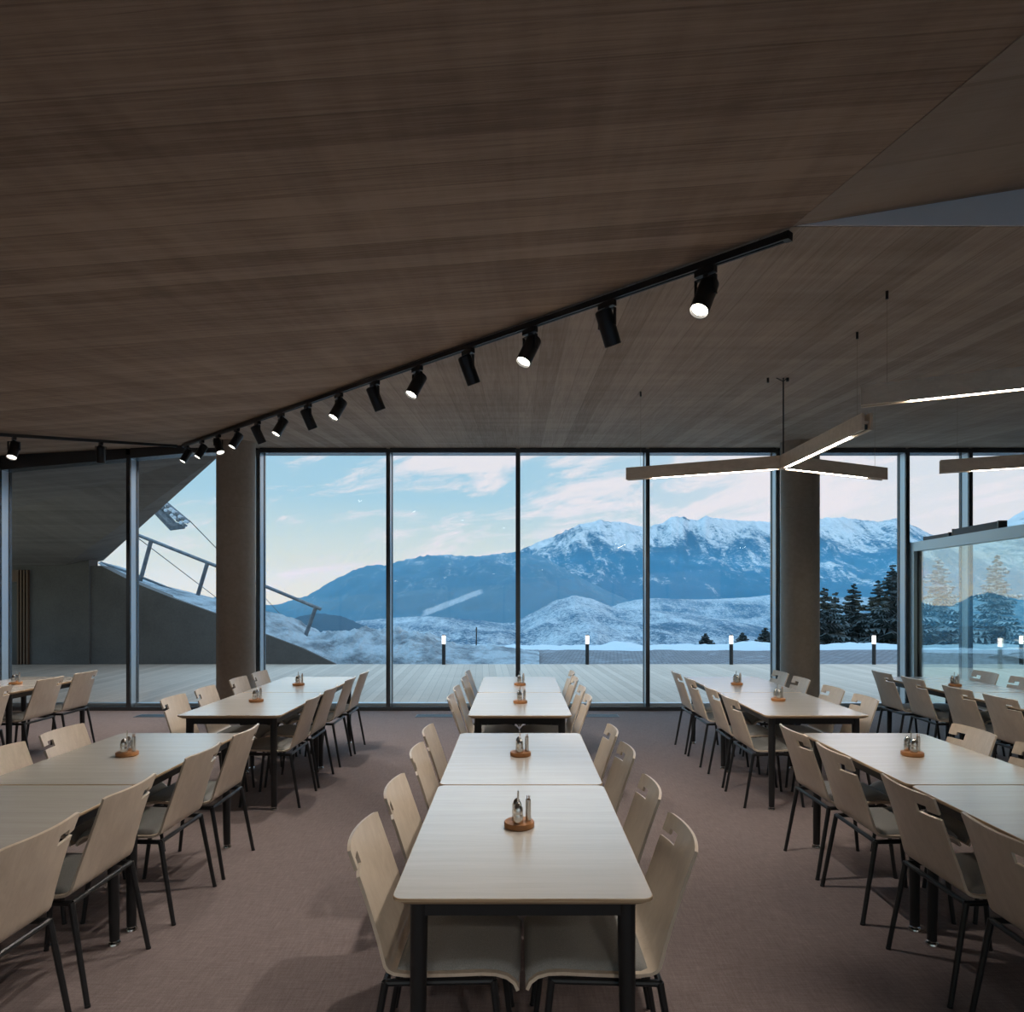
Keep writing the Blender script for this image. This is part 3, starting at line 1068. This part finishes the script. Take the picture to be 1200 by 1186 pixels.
# bollard lights
bo0 = None
for k, (bx, lab) in enumerate(((-1.80, 'in front of the snow bank'), (1.68, 'second from the left'), (5.17, 'third from the left on the terrace edge'),
                               (8.63, 'in front of the dark firs'), (12.2, 'at the right edge, behind the partition'))):
    if bo0 is None:
        o = bo0 = empty('bollard_light')
        b = MB(); b.lathe([(.045, 0), (.045, .50)], 16); b.build('post', 'black_metal', o)
        b = MB(); b.lathe([(.043, .50), (.043, .70)], 16); b.build('light_head', 'bollard_glow', o)['label'] = 'glowing cylinder at the top'
        b = MB(); b.lathe([(.046, .70), (.046, .72)], 16); b.build('cap', 'black_metal', o)
        get_tree(o)
    else:
        o = copy_tree(bo0)
    o.location = (bx, 16.55, -.01)
    tag(o, 'slim dark bollard with glowing top, ' + lab, 'bollard', 'terrace bollards')

# marker stake
o = empty('snow_stake', (at(558, 765, 19.4).x, 19.4, 0), 0, 'thin dark marker stake standing in the snow bank', 'stake')
b = MB(); b.tube([(0, 0, -.3), (.01, 0, at(558, 735, 19.4).z)], .018, 8); b.build('pole', 'black_metal', o)
b = MB(); b.lathe([(.02, .62), (.02, .72)], 10); b.build('band', 'galvanised', o)

# railing on the snow slope
Dr = 18.3
ra = at(176, 650, Dr)
rl = empty('railing', ra, 0, 'sloping metal railing on the snow slope left of the terrace', 'railing')
def rp(px, py): return at(px, py, Dr) - ra
b = MB(); b.tube([rp(120, 611), rp(160, 626.5), rp(255, 664), rp(376, 714)], .045, 8); b.build('top_rail', 'galvanised', rl)
b = MB(); b.tube([rp(118, 659), rp(165, 676), rp(212, 695)], .03, 8); b.build('bottom_rail', 'galvanised', rl)
for (u0, v0, u1, v1) in ((177, 634, 163, 686), (243, 660, 229, 707), (307, 686, 294, 722), (370, 712, 357, 748)):
    b = MB(); b.tube([rp(u0, v0), rp(u1, v1)], .055, 8); b.build('post', 'galvanised', rl)

# ski lift tower head and cables
Dl = 40.0
la = at(153, 698, Dl); la.z = -1.0
lt = empty('ski_lift_tower', la, 0, 'snow-dusted ski lift tower head showing beside the roof edge', 'ski lift')
def lp(px, py, d=Dl): return at(px, py, d) - la
b = MB(); b.tube([Vector((0, 0, -1)), lp(153, 570)], .16, 10); b.build('tower_pole', 'galvanised', lt)
b = MB(); b.tube([lp(153, 571), lp(190, 596)], .22, 8); b.tube([lp(176, 588), lp(203, 617), lp(216, 617)], [.32, .3, .14], 8); b.build('cross_arm', 'galvanised', lt)
b = MB(); b.tube([lp(190, 586), lp(221, 612)], .12, 8)
b.tube([lp(200, 600), lp(212, 610)], .06, 8)
b.build('sheave_beam', 'galvanised', lt)
for k in range(10):
    for r_ in (0, 1):
        c = lp(190 + 3.5 * k - 2.0 * r_, 586 + 2.9 * k + 4.2 * r_)
        b = MB(); b.lathe([(.06, -.46), (.105, -.44), (.105, -.34), (.06, -.32), (.06, -.1)], 12, c, Matrix.Rotation(R(-90), 4, 'X'))
        b.build('sheave', 'fresh_snow' if (k * 3 + r_ * 2) % 5 < 3 else 'galvanised', lt)
def cable(pts, label, r=.028):
    a = pts[0]
    o = empty('lift_cable', a, 0, label, 'cable', 'lift cables')
    b = MB(); b.tube([p - a for p in pts], r, 6); b.build('rope', 'black_metal', o)
cable([at(222, 610, 40), at(258, 647, 48), at(309, 699, 62), at(336, 728, 80)], 'steel lift rope running down from the lift tower head')
cable([at(140, 614, 40), at(165, 633, 44), at(253, 700, 60), at(280, 722, 75)], 'steel lift rope crossing behind the sloping railing')

# ------------------------------------------------------------------ fir trees
def fir(px, top_py, d, zbase, wid, mat, label, seed, group='firs beyond the terrace', dens=1.0):
    rnd = random.Random(seed)
    base = at(px, 698, d); base.z = zbase
    H = at(px, top_py, d).z - zbase
    t = empty('fir_tree', base, 0, label, 'tree', group)
    b = MB(); b.tube([(0, 0, -.3), (0, 0, H * .5), (0, 0, H * .97)], [H * .018 + .03, H * .012 + .02, .012], 7); b.build('trunk', 'bark', t)
    b = MB()
    n = int(38 * dens)
    for k in range(n):
        f = (k + .3) / n
        rad = wid * (1 - f) ** .9 * rnd.uniform(.85, 1.1) + .10
        nb = max(5, int(11 * (1 - f * .5)))
        a0 = rnd.uniform(0, 6)
        for q in range(nb):
            z = H * (.06 + .92 * (f + rnd.uniform(-.5, .5) / n))
            a = a0 + 2 * PI * q / nb + rnd.uniform(-.35, .35)
            L = rad * rnd.uniform(.55, 1.12)
            m = Matrix.Translation((0, 0, z)) @ Matrix.Rotation(a, 4, 'Z')
            droop = L * rnd.uniform(.12, .38)
            ns = 5
            for sg in range(ns):
                u0, u1 = sg / ns, (sg + 1) / ns
                x0, x1 = L * u0, L * u1
                z0 = -droop * u0 ** 1.2 + L * .14 * u0 ** 3; z1 = -droop * u1 ** 1.2 + L * .14 * u1 ** 3
                w = L * .34 * (1 - u0 * .7) * rnd.uniform(.6, 1.25) + .04
                for sd in (-1, 1):
                    tip = (x1 + w * .45, sd * w, (z0 + z1) / 2 - w * rnd.uniform(.30, .75))
                    p = [(x0, 0, z0 + .03), (x1, 0, z1 + .03), tip, (x0, 0, z0 - .08 - .07 * L)]
                    v = [b.bm.verts.new(m @ Vector(c)) for c in p]
                    b.bm.faces.new([v[0], v[1], v[2]]); b.bm.faces.new([v[0], v[2], v[3]]); b.bm.faces.new([v[1], v[3], v[2]]); b.bm.faces.new([v[0], v[3], v[1]])
    b.build('foliage', mat, t, smooth=False)
F = 'fir_needles'
fir(966, 685, 37, -5.0, 3.2, F, 'dark fir closest to the right column', 1)
fir(979, 690, 45, -7.0, 2.6, F, 'dark fir behind the one closest to the right column', 11)
fir(1000, 680, 41, -5.5, 3.0, F, 'slender dark fir standing alone between two clumps', 2)
fir(1029, 675, 47, -7.0, 4.0, F, 'dark fir left of the tallest one', 3)
fir(1046, 657, 39, -6.0, 3.6, F, 'tallest dark fir, beside the partition post', 4)
fir(1062, 664, 52, -8.0, 4.2, F, 'dark fir right behind the tallest one', 5)
fir(827, 741, 60, -5.0, 2.0, F, 'small fir peeking over the snow, left of the third bollard', 6)
fir(870, 740, 60, -5.0, 1.9, F, 'small fir peeking over the snow, right of the third bollard', 7)
fir(897, 734, 64, -5.5, 2.5, F, 'small dark fir beside the right column frame', 8)
fir(1100, 648, 48, -6.0, 4.0, 'snowy_needles', 'snow-laden fir seen through the left part of the partition glass', 9)
fir(1168, 644, 40, -6.0, 3.4, 'snowy_needles', 'snow-laden fir seen through the right part of the partition glass', 10)

# ------------------------------------------------------------------ mountains
def massif(name, ridge, d_r, d_b, py_b, mat, nx, ny, amp, label, crag=0.0, ns=.0012, p0=None, p1=None, shape=.9, back=1.35):
    a, c = p0 or ridge[0][0], p1 or ridge[-1][0]
    rows = []
    for j in range(ny):
        s = j / (ny - 1)
        row = []
        for i in range(nx):
            p = a + (c - a) * i / (nx - 1)
            zr = at(p, interp(ridge, p), d_r).z
            zb = at(p, py_b if not isinstance(py_b, list) else interp(py_b, p), d_b).z
            if s <= .8:
                t = s / .8
                y = d_b + (d_r - d_b) * t
                z = zb + (zr - zb) * t ** shape
                env = math.sin(t * PI) ** .7
            else:
                t = (s - .8) / .2
                y = d_r + (d_r * back - d_r) * t
                z = zr - (zr - zb) * t
                env = math.sin(t * PI) * .5
            x = (p - 607) / 800 * y
            rg = 1 - abs(noise.noise(Vector((x * ns, y * ns * .45, 1.3)))) * 2
            rg2 = 1 - abs(noise.noise(Vector((x * ns * 2.7, y * ns * 1.2, 7.3)))) * 2
            z += amp * env * (rg * .6 + rg2 * .3 + .35 * fbm(x, y, ns * 3, 5) - .4)
            if .76 < s < .84:
                z += crag * abs(fbm(x, 0, ns * 14, 4))
            row.append((x, y, z))
        rows.append(row)
    b = MB()
    b.grid(rows)
    tag(b.build(name, mat, angle=180, recalc=False), label, 'mountain', kind='structure')

ridgeR = [(500, 690), (560, 668), (600, 649.5), (629, 637), (659, 625), (680, 615), (703, 611), (715, 612.5), (727, 612), (753, 618), (765, 616.5), (777, 613), (786, 605.5), (793, 605), (796, 607), (800.7, 604.5), (806.6, 609), (818, 610), (827, 604.5), (832, 607), (838, 607), (866, 610), (904, 612), (930, 610), (960, 608), (986, 606.5), (1018, 611), (1030, 612), (1050, 607.5), (1069, 616), (1085, 624), (1120, 640), (1200, 655), (1300, 660)]
massif('mountain', ridgeR, 6000, 3700, 730, 'alpine_slopes', 420, 90, 150, 'snow-capped massif filling the right half of the view', 18, .0011, shape=1.05)
ridgeX = [(1080, 660), (1120, 634), (1158, 620.5), (1180, 610), (1200, 598), (1240, 580), (1300, 570)]
massif('mountain', ridgeX, 7500, 5200, 690, 'alpine_slopes', 80, 50, 120, 'snowy peak rising at the right edge', 10, .0011)
ridgeL = [(-420, 705), (-200, 690), (-40, 696), (80, 706), (150, 712), (225, 708), (250, 701), (272, 695), (288, 701), (309, 711), (329, 708), (359, 699), (388, 682.7), (418, 668), (442, 662), (450, 663.5), (483, 654.6), (521, 650), (551, 653), (595, 648.7), (607, 646), (640, 655), (700, 690), (760, 715)]
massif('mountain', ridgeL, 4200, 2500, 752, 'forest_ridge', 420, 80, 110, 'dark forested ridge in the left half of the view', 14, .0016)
hill1 = [(420, 760), (500, 742), (560, 733), (600, 730), (625, 718), (650, 704), (674, 698), (695, 702), (715, 711), (735, 715), (780, 716), (850, 726), (950, 748)]
massif('hill', hill1, 2500, 1400, 790, 'foothill_snow', 220, 60, 25, 'snow-dusted wooded dome below the massif', 4, .004)
hill2 = [(640, 740), (700, 712), (745, 703), (770, 701), (820, 703), (880, 700), (920, 695), (980, 700), (1060, 700), (1200, 705), (1300, 705)]
massif('hill', hill2, 3300, 2550, 745, 'foothill_snow', 220, 50, 30, 'pale snowy upland at the foot of the massif', 3, .003)
hill3 = [(260, 730), (330, 731), (352, 722), (375, 719), (400, 722), (425, 733), (450, 744), (480, 760)]
massif('hill', hill3, 1500, 900, 800, 'dark_hill', 120, 40, 14, 'dark rounded wooded hill behind the snow bank', 3, .006)
hill4 = [(440, 745), (520, 738), (560, 745), (600, 725), (660, 715), (690, 740)]
hill5 = [(380, 740), (420, 728), (460, 724), (500, 722), (560, 727), (600, 732), (640, 745)]
massif('hill', hill5, 2300, 1300, 790, 'foothill_snow', 140, 50, 20, 'pale cleared valley slopes below the forested ridge', 3, .004)
# ski run cleared through the forest of the left ridge
# valley haze
m, nt, out = newmat('valley_haze')
vs = nt.nodes.new('ShaderNodeVolumeScatter')
vs.inputs['Color'].default_value = (.12, .55, 1.0, 1)
vs.inputs['Density'].default_value = 1.2e-4
vs.inputs['Anisotropy'].default_value = 0.0
nt.links.new(vs.outputs[0], out.inputs['Volume'])
M['valley_haze'] = m
b = MB(); b.box(-9000, 9000, 250, 8000, -900, 260)
hz = b.build('valley_haze', 'valley_haze', smooth=False)
tag(hz, kind='structure')

# ------------------------------------------------------------------ sky
wld = bpy.data.worlds.new('dusk_sky')
SC.world = wld
wld.use_nodes = True
nt = wld.node_tree
for n in list(nt.nodes): nt.nodes.remove(n)
out = nt.nodes.new('ShaderNodeOutputWorld')
bg = nt.nodes.new('ShaderNodeBackground')
nt.links.new(bg.outputs[0], out.inputs[0])
tc = nt.nodes.new('ShaderNodeTexCoord')
sx = nt.nodes.new('ShaderNodeSeparateXYZ')
nt.links.new(tc.outputs['Generated'], sx.inputs[0])
el = sx.outputs[2]
az = math_(nt, 'DIVIDE', sx.outputs[0], math_(nt, 'MAXIMUM', sx.outputs[1], 0.05))
grad = ramp(nt, mapr(nt, el, 0.0, 1.0), [(0.0, (.68, .66, .40)), (.075, (.50, .57, .51)), (.14, (.32, .49, .57)), (.24, (.28, .46, .58)), (.42, (.62, 1.18, 1.7)), (1.0, (.70, 1.40, 2.05))])
warm = ramp(nt, mapr(nt, el, 0.0, 1.0), [(0.0, (.68, .60, .52)), (.12, (.60, .60, .60)), (.26, (.50, .57, .65)), (.42, (.75, 1.22, 1.65)), (1.0, (.70, 1.40, 2.05))])
azf = mapr(nt, az, -.05, .55, 0, 1, True)
base = mixc(nt, azf, grad, warm)
# stretched cirrus
mp = nt.nodes.new('ShaderNodeMapping')
mp.inputs['Scale'].default_value = (2.4, 1.0, 9.0)
m0 = nt.nodes.new('ShaderNodeMapping')
m0.inputs['Rotation'].default_value = (0, R(11), 0)
m0.inputs['Location'].default_value = (.35, 0, .12)
nt.links.new(tc.outputs['Generated'], m0.inputs[0])
nt.links.new(m0.outputs[0], mp.inputs[0])
c1 = tnoise(nt, mp.outputs[0], 2.1, 8, .62, 1.1)
c2 = tnoise(nt, mp.outputs[0], 6.0, 6, .7, .8)
cl = math_(nt, 'ADD', math_(nt, 'MULTIPLY', c1, .7), math_(nt, 'MULTIPLY', c2, .3))
cf = mapr(nt, math_(nt, 'ADD', cl, mapr(nt, az, -.35, .35, -.045, .045)), .45, .60, 0, .9, True)
base = mixc(nt, cf, base, (.70, .64, .64))
nt.links.new(base, bg.inputs[0])
bg.inputs[1].default_value = 1.0

# ------------------------------------------------------------------ camera
cd = bpy.data.cameras.new('camera')
cd.sensor_fit = 'HORIZONTAL'
cd.sensor_width = 36
cd.lens = 24.0
cd.shift_x = -7 / 1200
cd.shift_y = (698 - 593) / 1200
cd.clip_start = .05
cd.clip_end = 30000
cam = bpy.data.objects.new('camera', cd)
COL.objects.link(cam)
cam.location = (0, 0, EYE)
cam.rotation_euler = (R(90), 0, 0)
SC.camera = cam

vs_ = SC.view_settings
vs_.view_transform = 'Standard'
vs_.look = 'None'
vs_.gamma = 1.0
vs_.exposure = 0.4
vs_.use_curve_mapping = False
cy = SC.cycles
cy.use_denoising = True
cy.max_bounces = 10
cy.transparent_max_bounces = 24
cy.diffuse_bounces = 6
cy.volume_bounces = 1
cy.sample_clamp_indirect = 4.0
